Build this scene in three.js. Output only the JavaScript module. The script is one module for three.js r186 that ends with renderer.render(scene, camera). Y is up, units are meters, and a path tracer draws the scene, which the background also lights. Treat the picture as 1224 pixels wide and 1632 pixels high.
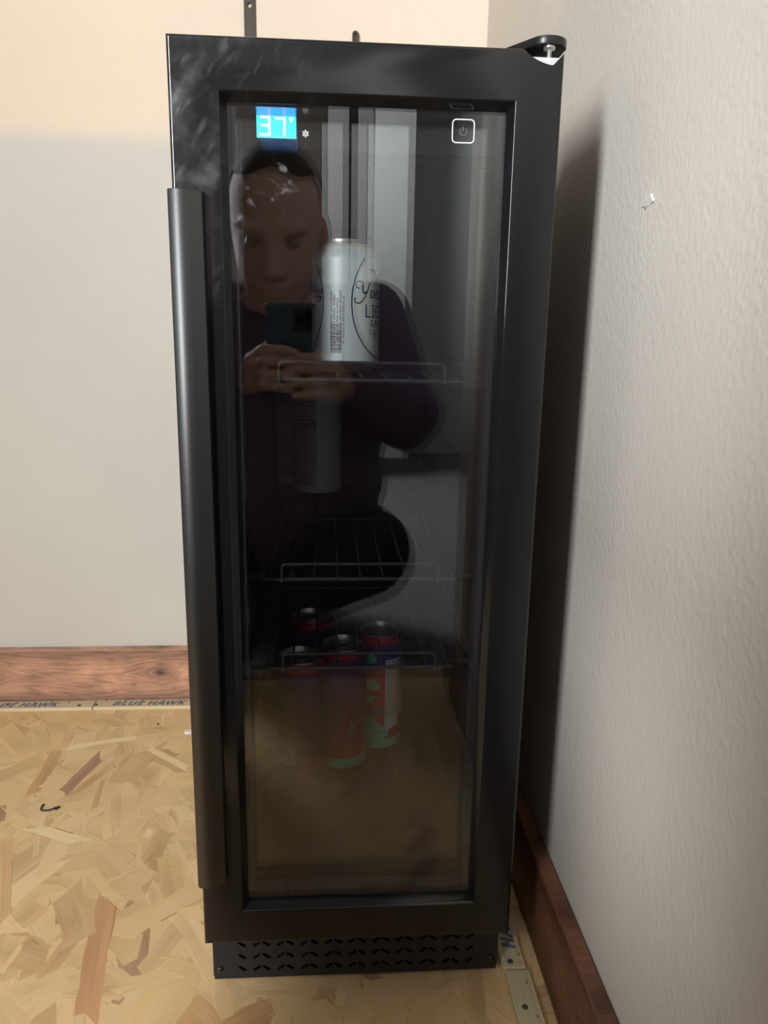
import * as THREE from 'three';
import { mergeGeometries, toCreasedNormals } from 'three/addons/utils/BufferGeometryUtils.js';
import { RoundedBoxGeometry } from 'three/addons/geometries/RoundedBoxGeometry.js';
import { ImprovedNoise } from 'three/addons/math/ImprovedNoise.js';
import { RectAreaLightUniformsLib } from 'three/addons/lights/RectAreaLightUniformsLib.js';
import { Brush, Evaluator, SUBTRACTION } from 'three-bvh-csg';

// ---------------------------------------------------------------- camera, sky, light, exposure
const scene = new THREE.Scene();
const camera = new THREE.PerspectiveCamera(68.268, 1224 / 1632, 0.02, 60);
camera.position.set(-0.02626, 0.64967, 0.61895);
camera.rotation.set(-0.22854, -0.07017, 0.017444, 'YXZ');
scene.add(camera);
scene.background = new THREE.Color(0.55, 0.66, 0.8);
RectAreaLightUniformsLib.init();
const renderer = new THREE.WebGLRenderer({ antialias: true });
renderer.toneMapping = THREE.LinearToneMapping;
renderer.toneMappingExposure = 1.2;
renderer.shadowMap.enabled = true;

// daylight through the window in the left wall
const windowLight = new THREE.RectAreaLight(new THREE.Color(0.94, 0.975, 1.0), 66, 0.6, 1.6);
windowLight.position.set(-1.49, 1.53, 2.27);
windowLight.lookAt(0, 1.53, 2.27);
scene.add(windowLight);

// ---------------------------------------------------------------- helpers
function mulberry(a) {
  return () => { a |= 0; a = (a + 0x6d2b79f5) | 0; let t = Math.imul(a ^ (a >>> 15), 1 | a); t = (t + Math.imul(t ^ (t >>> 7), 61 | t)) ^ t; return ((t ^ (t >>> 14)) >>> 0) / 4294967296; };
}
const noise = new ImprovedNoise();
const fbm = (x, y, z = 0, n = 4) => { let s = 0, a = 0.5; for (let i = 0; i < n; i++) { s += a * noise.noise(x, y, z); x *= 2.03; y *= 2.03; z += 7.1; a *= 0.5; } return s; };
const clamp = (x, a = 0, b = 1) => Math.min(b, Math.max(a, x));
const sstep = (a, b, x) => { const t = clamp((x - a) / (b - a)); return t * t * (3 - 2 * t); };
const used = new Map();
function numbered(name) { const n = used.get(name) || 0; used.set(name, n + 1); return n ? `${name}_${String(n).padStart(3, '0')}` : name; }
function shade(o) { o.traverse((m) => { if (m.isMesh) { m.castShadow = true; m.receiveShadow = true; } }); return o; }
function part(name, geo, mat, parent, label) {
  const m = new THREE.Mesh(geo, mat); m.name = name; m.castShadow = m.receiveShadow = true;
  if (label) m.userData.label = label;
  parent.add(m); return m;
}
function thing(name, label, category, pos = [0, 0, 0], turn = 0, group) {
  const o = new THREE.Group(); o.name = numbered(name); o.position.set(...pos); o.rotation.y = turn;
  o.userData = { label, category }; if (group) o.userData.group = group;
  scene.add(o); return o;
}
function struct(name, geo, mat) {
  const m = new THREE.Mesh(geo, mat); m.name = name; m.castShadow = m.receiveShadow = true;
  m.userData = { kind: 'structure' }; scene.add(m); return m;
}
// a box between two corners, uv in metres on every face
function bx(x0, x1, y0, y1, z0, z1) { const g = new THREE.BoxGeometry(x1 - x0, y1 - y0, z1 - z0); g.translate((x0 + x1) / 2, (y0 + y1) / 2, (z0 + z1) / 2); return uvm(g); }
function rb(x0, x1, y0, y1, z0, z1, r = 0.002, seg = 2) { const g = new RoundedBoxGeometry(x1 - x0, y1 - y0, z1 - z0, seg, r); g.translate((x0 + x1) / 2, (y0 + y1) / 2, (z0 + z1) / 2); return uvm(g); }
function uvm(g) {
  const p = g.attributes.position, n = g.attributes.normal, u = new Float32Array(p.count * 2);
  for (let i = 0; i < p.count; i++) {
    const ax = Math.abs(n.getX(i)), ay = Math.abs(n.getY(i)), az = Math.abs(n.getZ(i));
    if (ax >= ay && ax >= az) { u[2 * i] = p.getZ(i); u[2 * i + 1] = p.getY(i); }
    else if (ay >= az) { u[2 * i] = p.getX(i); u[2 * i + 1] = p.getZ(i); }
    else { u[2 * i] = p.getX(i); u[2 * i + 1] = p.getY(i); }
  }
  g.setAttribute('uv', new THREE.BufferAttribute(u, 2)); return g;
}
const merge = (list) => mergeGeometries(list.map((g) => { const h = g.index ? g.toNonIndexed() : g; for (const k of Object.keys(h.attributes)) if (!['position', 'normal', 'uv'].includes(k)) h.deleteAttribute(k); return h; }));
function rod(a, b, r, seg = 10) {
  const A = new THREE.Vector3(...a), B = new THREE.Vector3(...b), d = B.clone().sub(A);
  const g = new THREE.CylinderGeometry(r, r, d.length(), seg);
  g.applyQuaternion(new THREE.Quaternion().setFromUnitVectors(new THREE.Vector3(0, 1, 0), d.normalize()));
  g.translate((A.x + B.x) / 2, (A.y + B.y) / 2, (A.z + B.z) / 2); return g;
}
function tube(pts, r, seg = 40, rad = 10, closed = false, tension = 0.5) { return new THREE.TubeGeometry(new THREE.CatmullRomCurve3(pts.map((p) => new THREE.Vector3(...p)), closed, 'catmullrom', tension), seg, r, rad, closed); }
const lathe = (pts, seg = 48) => new THREE.LatheGeometry(pts.map((p) => new THREE.Vector2(...p)), seg);
// smooth normals below an angle; the addon compares positions to a hundredth, so work in millimetres
const creased = (g, a) => { const k = g.clone().scale(1000, 1000, 1000), h = toCreasedNormals(k, a); return h.scale(0.001, 0.001, 0.001); };
const std = (o) => new THREE.MeshStandardMaterial(o);
const phys = (o) => new THREE.MeshPhysicalMaterial(o);
function canvasTex(w, h, draw, srgb = true) {
  const c = document.createElement('canvas'); c.width = w; c.height = h; draw(c.getContext('2d'), w, h);
  const t = new THREE.CanvasTexture(c); t.magFilter = THREE.LinearFilter; t.wrapS = t.wrapT = THREE.RepeatWrapping;
  if (srgb) t.colorSpace = THREE.SRGBColorSpace; return t;
}
function dataTex(w, h, fn, srgb = false) {
  const d = new Uint8Array(w * h * 4);
  for (let y = 0; y < h; y++) for (let x = 0; x < w; x++) { const v = fn(x / w, y / h, x, y), i = (y * w + x) * 4; if (typeof v === 'number') d[i] = d[i + 1] = d[i + 2] = clamp(v) * 255; else { d[i] = clamp(v[0]) * 255; d[i + 1] = clamp(v[1]) * 255; d[i + 2] = clamp(v[2]) * 255; } d[i + 3] = 255; }
  const t = new THREE.DataTexture(d, w, h, THREE.RGBAFormat); t.magFilter = THREE.LinearFilter; t.wrapS = t.wrapT = THREE.RepeatWrapping; t.needsUpdate = true;
  if (srgb) t.colorSpace = THREE.SRGBColorSpace; return t;
}
const repeated = (t, x, y, ox = 0, oy = 0) => { const c = t.clone(); c.repeat.set(x, y); c.offset.set(ox, oy); c.needsUpdate = true; return c; };

// ---------------------------------------------------------------- surface textures
// tiling noise: blend of shifted samples
const tileN = (u, v, f, z, n = 3) => {
  const s = (a, b) => fbm(a * f, b * f, z, n), wu = sstep(0, 1, u), wv = sstep(0, 1, v);
  return (s(u, v) * (1 - wu) + s(u - 1, v) * wu) * (1 - wv) + (s(u, v - 1) * (1 - wu) + s(u - 1, v - 1) * wu) * wv;
};
const orangePeel = dataTex(768, 768, (u, v) => { const a = tileN(u, v, 46, 1.3, 2), b = tileN(u, v, 14, 5.1, 3); return 0.5 + 0.55 * a + 0.3 * b; });
const wallTone = dataTex(512, 512, (u, v) => { const k = 1 + 0.05 * tileN(u, v, 5, 9.2, 4); return [0.985 * k, 0.985 * k, 0.985 * k]; }, true);

// oriented strand board: flakes of wood pressed flat, one over another
function osb(ctx, W, H, bump) {
  const R = mulberry(91), m = W / 1.3;
  ctx.fillStyle = bump ? '#808080' : 'rgb(231,194,141)'; ctx.fillRect(0, 0, W, H);
  const flake = (x, y, L, w, a, r0, tone) => {
    ctx.save(); ctx.translate(x, y); ctx.rotate(a);
    const j = () => r0() - 0.5, n = 6 + Math.floor(r0() * 5), a0 = -L / 2, sk = j() * w * 2.2;
    ctx.beginPath(); ctx.moveTo(a0 + sk * 0.5 + j() * w, -w / 2);
    let off = 0; for (let i = 1; i < n; i++) { off += j() * w * 0.16; ctx.lineTo(a0 + (L * i) / n, -w / 2 + off); }
    for (let k = 0; k < 3; k++) ctx.lineTo(L / 2 - sk * (k / 2 - 0.5) + j() * w * 0.7, -w / 2 + (w * k) / 2 + j() * w * 0.2);
    off = 0; for (let i = n - 1; i > 0; i--) { off += j() * w * 0.16; ctx.lineTo(a0 + (L * i) / n, w / 2 + off); }
    for (let k = 2; k >= 0; k--) ctx.lineTo(a0 - sk * (k / 2 - 0.5) + j() * w * 0.7, -w / 2 + (w * k) / 2 + j() * w * 0.2);
    ctx.closePath();
    if (bump) { const g = 112 + Math.floor(r0() * 60); ctx.fillStyle = `rgb(${g},${g},${g})`; ctx.fill(); ctx.restore(); return; }
    ctx.fillStyle = `rgb(${tone.map(Math.round).join(',')})`; ctx.fill();
    ctx.save(); ctx.clip();
    for (let i = 0; i < 2; i++) { const yy = j() * w, g = ctx.createLinearGradient(-L / 2, 0, L / 2, 0), al = 0.05 + r0() * 0.10, c = r0() < 0.5 ? '120,80,40' : '255,232,190'; g.addColorStop(0, `rgba(${c},0)`); g.addColorStop(0.3 + r0() * 0.4, `rgba(${c},${al})`); g.addColorStop(1, `rgba(${c},0)`); ctx.fillStyle = g; ctx.fillRect(-L, yy - w * 0.3, 2 * L, w * (0.3 + r0() * 0.6)); }
    for (let i = 0; i < Math.max(3, w / 1.5); i++) {
      const yy = j() * w * 1.2, x0 = (r0() - 0.6) * L, l = L * (0.15 + r0() * 0.6), dk = r0() < 0.6;
      ctx.strokeStyle = dk ? `rgba(120,80,40,${0.03 + r0() * 0.1})` : `rgba(255,240,205,${0.03 + r0() * 0.1})`; ctx.lineWidth = 0.5 + r0() * 1.1;
      ctx.beginPath(); ctx.moveTo(x0, yy); ctx.bezierCurveTo(x0 + l * 0.3, yy + j() * w * 0.12, x0 + l * 0.6, yy + j() * w * 0.12, x0 + l, yy + j() * w * 0.12); ctx.stroke();
    }
    ctx.restore();
    if (r0() < 0.5) { ctx.strokeStyle = `rgba(84,52,22,${0.12 + r0() * 0.45})`; ctx.lineWidth = 0.7 + r0() * 1.3; const x0 = a0 + r0() * L * 0.6; ctx.beginPath(); ctx.moveTo(x0, w / 2 + 0.5); ctx.lineTo(x0 + L * (0.1 + r0() * 0.35), w / 2 + j() * 3); ctx.stroke(); }
    if (r0() < 0.16) { ctx.strokeStyle = `rgba(250,230,190,${0.35 + r0() * 0.4})`; ctx.lineWidth = 0.8 + r0() * 1.6; const x0 = a0 + r0() * L * 0.6; ctx.beginPath(); ctx.moveTo(x0, -w / 2); ctx.lineTo(x0 + L * (0.06 + r0() * 0.2), -w / 2 + j() * 3); ctx.stroke(); }
    ctx.restore();
  };
  const wrap = (x, y, L, fn) => { for (const dx of [-W, 0, W]) for (const dy of [-H, 0, H]) if (x + dx > -L && x + dx < W + L && y + dy > -L && y + dy < H + L) fn(x + dx, y + dy); };
  for (let i = 0; i < 2100; i++) {
    const kind = R(), big = kind < 0.5, L = m * (big ? 0.05 + R() * 0.09 : kind < 0.8 ? 0.025 + R() * 0.06 : 0.008 + R() * 0.025), w = m * (big ? 0.016 + R() * 0.03 : kind < 0.8 ? 0.004 + R() * 0.014 : 0.0015 + R() * 0.006);
    const a = -1.05 + (R() + R() + R() - 1.5) * 1.5, x = R() * W, y = R() * H, k = R(), v = (R() - 0.5) * 18, h = (R() - 0.5) * 8;
    let c = [231 + v, 194 + v + h * 0.4, 141 + v + h];
    if (k < 0.10) c = [212 + v * 0.7, 172 + v * 0.7, 121 + v * 0.7];
    else if (k < 0.125) c = [182 + v * 0.6, 142 + v * 0.6, 106 + v * 0.6];
    else if (k < 0.16) c = [216 + v * 0.5, 169 + v * 0.5, 117 + v * 0.5];
    else if (k > 0.93 && w < m * 0.014) c = [244 + v * 0.4, 217 + v * 0.4, 168 + v * 0.4];
    const seed = Math.floor(R() * 1e9);
    wrap(x, y, L, (px, py) => flake(px, py, L, w, a, mulberry(seed), c));
  }
  // a few flakes that stand out on this sheet: x, z of both ends in metres, width, colour
  for (const [x0, z0, x1, z1, w, c, seed] of [[-0.4136, -0.3782, -0.3896, -0.4778, 0.017, [176, 136, 106], 3], [-0.4452, -0.5003, -0.3494, -0.5297, 0.013, [246, 220, 168], 4], [-0.3186, -0.4975, -0.2454, -0.4333, 0.013, [242, 214, 162], 5], [-0.29, -0.165, -0.264, 0.0, 0.022, [208, 156, 110], 6], [-0.4271, -0.3015, -0.3538, -0.2673, 0.02, [242, 212, 162], 7], [-0.34, -0.175, -0.30, -0.10, 0.038, [214, 174, 126], 8], [-0.455, -0.27, -0.40, -0.13, 0.026, [220, 178, 126], 9]]) {
    const q = ([x, z]) => [((((x / 1.3 + 0.1) % 1) + 1) % 1) * W, (1 - ((((z / 1.3 + 0.55) % 1) + 1) % 1)) * H], A = q([x0, z0]), B = q([x1, z1]);
    flake((A[0] + B[0]) / 2, (A[1] + B[1]) / 2, Math.hypot(A[0] - B[0], A[1] - B[1]), w * m, Math.atan2(B[1] - A[1], B[0] - A[0]), mulberry(seed), c);
  }
  if (!bump) for (let i = 0; i < 90; i++) {
    const x = R() * W, y = R() * H, s = 0.7 + R() * 1.8; ctx.fillStyle = `rgba(60,36,16,${0.3 + R() * 0.5})`; ctx.beginPath(); ctx.ellipse(x, y, s * (1 + R()), s, R() * 3, 0, 7); ctx.fill();
  }
}
const osbTex = canvasTex(2048, 2048, (c, w, h) => osb(c, w, h, false));
const osbBump = canvasTex(1024, 1024, (c, w, h) => osb(c, w, h, true), false);

// stained knotty board, grain along u (one tile = 0.7 m by 0.1 m)
const boardTex = canvasTex(2048, 320, (c, W, H) => {
  const R = mulberry(5), img = c.createImageData(W, H), knots = [[0.10, 0.52, 0.034], [0.545, 0.45, 0.022], [0.83, 0.7, 0.02]];
  for (let y = 0; y < H; y++) for (let x = 0; x < W; x++) {
    let u = x / W, v = y / H, bend = 0, dark = 0;
    for (const [ku, kv, kr] of knots) for (const s of [-1, 0, 1]) {
      const du = (u - ku + s), dv = (v - kv) / 6.4, d = Math.hypot(du * 0.8, dv * 1.35);
      bend += Math.sign(dv || 1) * 0.30 * Math.exp(-((d / (kr * 1.6)) ** 2)); dark += Math.exp(-((d / (kr * 0.42)) ** 2)) * 0.75 + 0.45 * Math.exp(-((d / (kr * 1.5)) ** 2)) * (0.5 + 0.5 * Math.sin(d * 900));
    }
    const uu = Math.sin(u * Math.PI * 2), uc = Math.cos(u * Math.PI * 2);
    const g = fbm(uu * 0.9, (v - bend) * 3.2 + uc * 0.8, 2, 3), f = fbm(uu * 2.2, (v - bend * 0.9) * 46, uc * 2.2, 4), fine = fbm(uu * 8, (v - bend * 0.6) * 130, uc * 8, 2), blot = fbm(uu * 2.4 + 3, v * 1.6, uc * 2.4 + 8, 3);
    const ring = Math.sin(((v - bend) * 6 + g * 3.4) * 6.28) * 0.5 + 0.5;
    const edge = sstep(0.34, 0.0, v) * 0.34 + sstep(0.7, 1.0, v) * 0.4;
    let k = 1.02 + 0.42 * blot + 0.24 * f + 0.12 * fine - 0.13 * Math.pow(ring, 4) - dark * 0.62 - edge * (0.75 + blot * 1.6);
    k = clamp(k, 0.3, 1.25);
    const i = (y * W + x) * 4; img.data[i] = clamp(0.72 * k + 0.05) * 255; img.data[i + 1] = clamp(0.54 * k + 0.04) * 255; img.data[i + 2] = clamp(0.42 * k + 0.05) * 255; img.data[i + 3] = 255;
  }
  c.putImageData(img, 0, 0);
});

// ---------------------------------------------------------------- materials
const M = {
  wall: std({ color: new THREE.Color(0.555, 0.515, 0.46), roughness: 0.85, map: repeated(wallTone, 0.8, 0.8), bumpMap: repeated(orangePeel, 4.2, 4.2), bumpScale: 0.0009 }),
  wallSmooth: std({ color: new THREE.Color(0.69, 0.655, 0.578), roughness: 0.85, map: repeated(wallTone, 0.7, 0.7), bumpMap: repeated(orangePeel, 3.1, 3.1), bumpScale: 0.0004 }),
  wallDim: std({ color: new THREE.Color(0.3, 0.29, 0.27), roughness: 0.9 }),
  white: std({ color: new THREE.Color(0.86, 0.86, 0.84), roughness: 0.55 }),
  ceiling: std({ color: new THREE.Color(0.22, 0.215, 0.205), roughness: 0.9 }),
  darkPaint: std({ color: new THREE.Color(0.15, 0.15, 0.155), roughness: 0.9 }),
  darkWood: std({ color: new THREE.Color(0.06, 0.045, 0.035), roughness: 0.6 }),
  casing: std({ color: new THREE.Color(0.42, 0.41, 0.39), roughness: 0.6 }),
  grey: std({ color: new THREE.Color(0.45, 0.45, 0.44), roughness: 0.8 }),
  floor: std({ color: 0xffffff, map: repeated(osbTex, 1 / 1.3, 1 / 1.3, 0.1, 0.55), bumpMap: repeated(osbBump, 1 / 1.3, 1 / 1.3, 0.1, 0.55), bumpScale: 0.0012, roughness: 0.72 }),
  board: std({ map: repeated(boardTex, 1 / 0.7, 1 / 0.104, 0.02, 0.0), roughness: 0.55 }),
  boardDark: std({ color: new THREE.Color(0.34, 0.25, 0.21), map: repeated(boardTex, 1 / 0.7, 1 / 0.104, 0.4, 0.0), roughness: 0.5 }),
  lath: std({ color: new THREE.Color(0.72, 0.63, 0.45), roughness: 0.8 }),
  satin: std({ color: new THREE.Color(0.011, 0.011, 0.0115), roughness: 0.32 }),
  handle: phys({ color: new THREE.Color(0.009, 0.009, 0.0095), roughness: 0.4, ior: 1.7 }),
  matteBlack: std({ color: new THREE.Color(0.012, 0.012, 0.012), roughness: 0.6 }),
  liner: std({ color: new THREE.Color(0.022, 0.022, 0.023), roughness: 0.45 }),
  gloss: std({ color: new THREE.Color(0.006, 0.006, 0.007), roughness: 0.08 }),
  kick: std({ color: new THREE.Color(0.013, 0.013, 0.0135), roughness: 0.5 }),
  gasket: std({ color: new THREE.Color(0.01, 0.01, 0.01), roughness: 0.9 }),
  steel: std({ color: new THREE.Color(0.62, 0.63, 0.64), roughness: 0.35, metalness: 1 }),
  galv: std({ color: new THREE.Color(0.7, 0.71, 0.71), roughness: 0.5, metalness: 0.6 }),
  alu: std({ color: new THREE.Color(0.75, 0.74, 0.72), roughness: 0.3, metalness: 1 }),
  wire: std({ color: new THREE.Color(0.032, 0.032, 0.036), roughness: 0.25 }),
  print: std({ color: new THREE.Color(0.75, 0.76, 0.78), roughness: 0.5 }),
  printDim: std({ color: new THREE.Color(0.12, 0.12, 0.12), roughness: 0.5 }),
  strap: std({ color: new THREE.Color(0.022, 0.022, 0.025), roughness: 0.5 }),
  nail: std({ color: new THREE.Color(0.16, 0.15, 0.13), roughness: 0.5, metalness: 0.7 }),
  outerGlass: phys({ color: new THREE.Color(0.93, 0.94, 0.94), transmission: 1, roughness: 0, thickness: 0, ior: 1.58 }),
  innerGlass: phys({ color: new THREE.Color(0.92, 0.93, 0.93), transmission: 1, roughness: 0, thickness: 0, ior: 1.8 }),
  carpet: std({ color: new THREE.Color(0.1, 0.095, 0.09), roughness: 1, bumpMap: repeated(orangePeel, 9, 9), bumpScale: 0.004 }),
  windowGlass: phys({ color: 0xffffff, transmission: 1, roughness: 0, thickness: 0, ior: 1.5 }),
};

// ---------------------------------------------------------------- setting
struct('floor', bx(-1.6, 1.3, -0.1, 0, -0.8, 0.72), M.floor);
struct('floor_carpet', rb(-1.5, 1.0, -0.1, 0.006, 0.72, 3.62, 0.003), M.carpet);
struct('ceiling', bx(-1.6, 1.3, 2.4, 2.5, -0.8, 3.6), M.ceiling);
struct('wall_back', bx(-1.6, 0.312, 0, 2.4, -0.773, -0.673), M.wallSmooth);
struct('wall_right', bx(0.212, 0.312, 0, 2.4, -0.673, 0.66), M.wall);
struct('wall_alcove', merge([bx(0.312, 1.1, 0, 2.4, 0.56, 0.66), bx(1.0, 1.1, 0, 2.4, 0.66, 3.4)]), M.darkPaint);
{ // left wall round the window opening
  const z0 = 1.97, z1 = 2.57, y0 = 0.73, y1 = 2.33, ym = 1.53;
  struct('wall_left', merge([bx(-1.6, -1.5, 0, y0, -0.673, 3.4), bx(-1.6, -1.5, y1, 2.4, -0.673, 3.4), bx(-1.6, -1.5, y0, y1, -0.673, z0), bx(-1.6, -1.5, y0, y1, z1, 3.4)]), M.wallDim);
  const w = struct('window_1', merge([bx(-1.6, -1.48, y0 - 0.04, y0, z0 - 0.05, z1 + 0.05), bx(-1.6, -1.48, y1, y1 + 0.04, z0 - 0.05, z1 + 0.05), bx(-1.6, -1.48, y0, y1, z0 - 0.05, z0), bx(-1.6, -1.48, y0, y1, z1, z1 + 0.05), bx(-1.575, -1.545, ym - 0.015, ym + 0.015, z0, z1)]), M.white);
  part('pane', bx(-1.562, -1.558, y0, ym - 0.015, z0, z1), M.windowGlass, w); part('pane', bx(-1.562, -1.558, ym + 0.015, y1, z0, z1), M.windowGlass, w);
}
// front wall: door on the left, white casing, and a dim doorway on the right
struct('wall_front', merge([bx(-1.6, -0.72, 0, 2.4, 3.4, 3.5), bx(-0.72, 0.1, 2.06, 2.4, 3.4, 3.5), bx(0.385, 0.76, 2.2, 2.4, 3.4, 3.5), bx(0.76, 1.1, 0, 2.4, 3.4, 3.5), bx(0.1, 0.174, 2.06, 2.4, 3.4, 3.5), bx(-0.76, 0.174, 0, 2.1, 3.5, 3.55)]), M.darkPaint);
struct('trim_2', merge([rb(0.174, 0.385, 0, 2.4, 3.39, 3.5, 0.003)]), M.white);
struct('trim_3', rb(-0.05, 0.055, 0, 2.05, 3.43, 3.47, 0.003), M.casing);
struct('trim_1', merge([bx(0.1, 0.174, 0, 2.06, 3.385, 3.5)]), M.casing);
struct('hallway_niche', merge([bx(0.36, 0.385, 0, 2.2, 3.5, 3.6), bx(0.76, 0.785, 0, 2.2, 3.5, 3.6), bx(0.36, 0.785, 0, 2.25, 3.56, 3.6), bx(0.36, 0.785, 2.2, 2.25, 3.5, 3.6)]), M.grey);
{
  const d = struct('door_1', rb(-0.715, -0.053, 0.01, 2.05, 3.43, 3.47, 0.003), M.darkWood);
  part('door_handle', merge([rod([-0.11, 1.0, 3.43], [-0.11, 1.0, 3.38], 0.01), rod([-0.105, 1.0, 3.38], [-0.22, 1.0, 3.38], 0.009)]), M.steel, d);
}
struct('wall_half', merge([bx(-1.5, -0.1, 0, 1.235, 2.7, 2.8), rb(-1.5, -0.09, 1.235, 1.2556, 2.7, 2.81, 0.002)]), M.darkWood);

// baseboards
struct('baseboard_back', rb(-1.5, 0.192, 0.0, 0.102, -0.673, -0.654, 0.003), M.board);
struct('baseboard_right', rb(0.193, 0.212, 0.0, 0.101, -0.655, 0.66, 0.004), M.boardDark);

// carpet tack strips
const stripTex = (text) => canvasTex(1024, 96, (c, W, H) => {
  const R = mulberry(text.length * 7 + 3); c.fillStyle = 'rgb(226,210,172)'; c.fillRect(0, 0, W, H);
  for (let i = 0; i < 60; i++) { c.strokeStyle = `rgba(150,120,70,${0.05 + R() * 0.1})`; c.lineWidth = 1 + R() * 2; const y = R() * H; c.beginPath(); c.moveTo(0, y); c.bezierCurveTo(300, y + R() * 8 - 4, 700, y + R() * 8 - 4, W, y + R() * 10 - 5); c.stroke(); }
  c.fillStyle = 'rgba(88,108,132,0.85)'; c.font = 'italic 900 74px sans-serif'; c.textBaseline = 'middle';
  for (const [t, x, w] of text) c.fillText(t, x, H * 0.52, w);
});
const stripWear = (t) => std({ map: t, roughness: 0.75 });
function tackStrip(label, rect, mat, along, nails, tacks) {
  const [x0, x1, z0, z1] = rect, g = thing('tack_strip', label, 'tack strip', [(x0 + x1) / 2, 0, (z0 + z1) / 2], 0, undefined);
  const w = (x1 - x0), l = (z1 - z0), geo = rb(-w / 2, w / 2, 0, 0.0065, -l / 2, l / 2, 0.0012, 1), p = geo.attributes.position, u = geo.attributes.uv;
  for (let i = 0; i < p.count; i++) along === 'x' ? u.setXY(i, (p.getX(i) + w / 2) / 0.34, 0.5 - p.getZ(i) / l) : u.setXY(i, (l / 2 - p.getZ(i)) / 0.34, 0.5 - p.getX(i) / w);
  part('lath', geo, mat, g);
  for (const [x, z] of nails) part('nail_head', lathe([[0, 0.0016], [0.0024, 0.0014], [0.003, 0.0006], [0.003, 0], [0, 0]], 14).translate(x - (x0 + x1) / 2, 0.0065, z - (z0 + z1) / 2), M.nail, g);
  for (const [x, z, a] of tacks) { const t = rod([0, 0, 0], [Math.cos(a) * 0.0022, 0.0042, Math.sin(a) * 0.0022], 0.0006, 6); t.translate(x - (x0 + x1) / 2, 0.006, z - (z0 + z1) / 2); part('tack_pin', t, M.nail, g); }
  return g;
}
{
  const R = mulberry(12), texL = stripTex([['BLUE HAWK', 461, 380]]), texR = stripTex([['BLUE HAWK', 90, 380]]);
  const pins = (x0, x1, z) => { const o = []; for (let x = x0; x < x1; x += 0.032) o.push([x + R() * 0.008, z[0] + R() * (z[1] - z[0]), R() * 6]); return o; };
  // left piece carries the lettering that runs out of the frame, the right one the whole name
  tackStrip('back tack strip lettered BLUE HAWK, the piece cut off by the left picture edge', [-0.79, -0.4468, -0.6525, -0.6255], stripWear(texL), 'x', [[-0.4712, -0.633], [-0.596, -0.641], [-0.75, -0.637]], pins(-0.78, -0.46, [-0.65, -0.63]));
  tackStrip('back tack strip lettered BLUE HAWK, the piece that ends behind the fridge', [-0.4456, -0.1, -0.6525, -0.6255], stripWear(texR), 'x', [[-0.4424, -0.634], [-0.2755, -0.637]], pins(-0.43, -0.12, [-0.65, -0.63]));
  const texS = stripTex([['HAWK', 70, 200]]), texN = stripTex([]);
  tackStrip('tack strip along the right baseboard, the piece with blue print beside the fridge', [0.1525, 0.178, -0.36, -0.034], stripWear(texS), 'z', [[0.1625, -0.0415], [0.166, -0.2]], [[0.160, -0.066, 1], [0.1745, -0.05, 2.4], [0.17, -0.115, 1], [0.158, -0.15, 4], [0.172, -0.25, 2]]);
  tackStrip('tack strip along the right baseboard, the nearest piece at the bottom picture edge', [0.1545, 0.1805, -0.031, 0.34], stripWear(texN), 'z', [[0.1643, 0.0145], [0.168, 0.2]], [[0.1735, -0.014, 2], [0.1745, 0.026, 2.4], [0.16, 0.06, 1]]);
}

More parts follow.
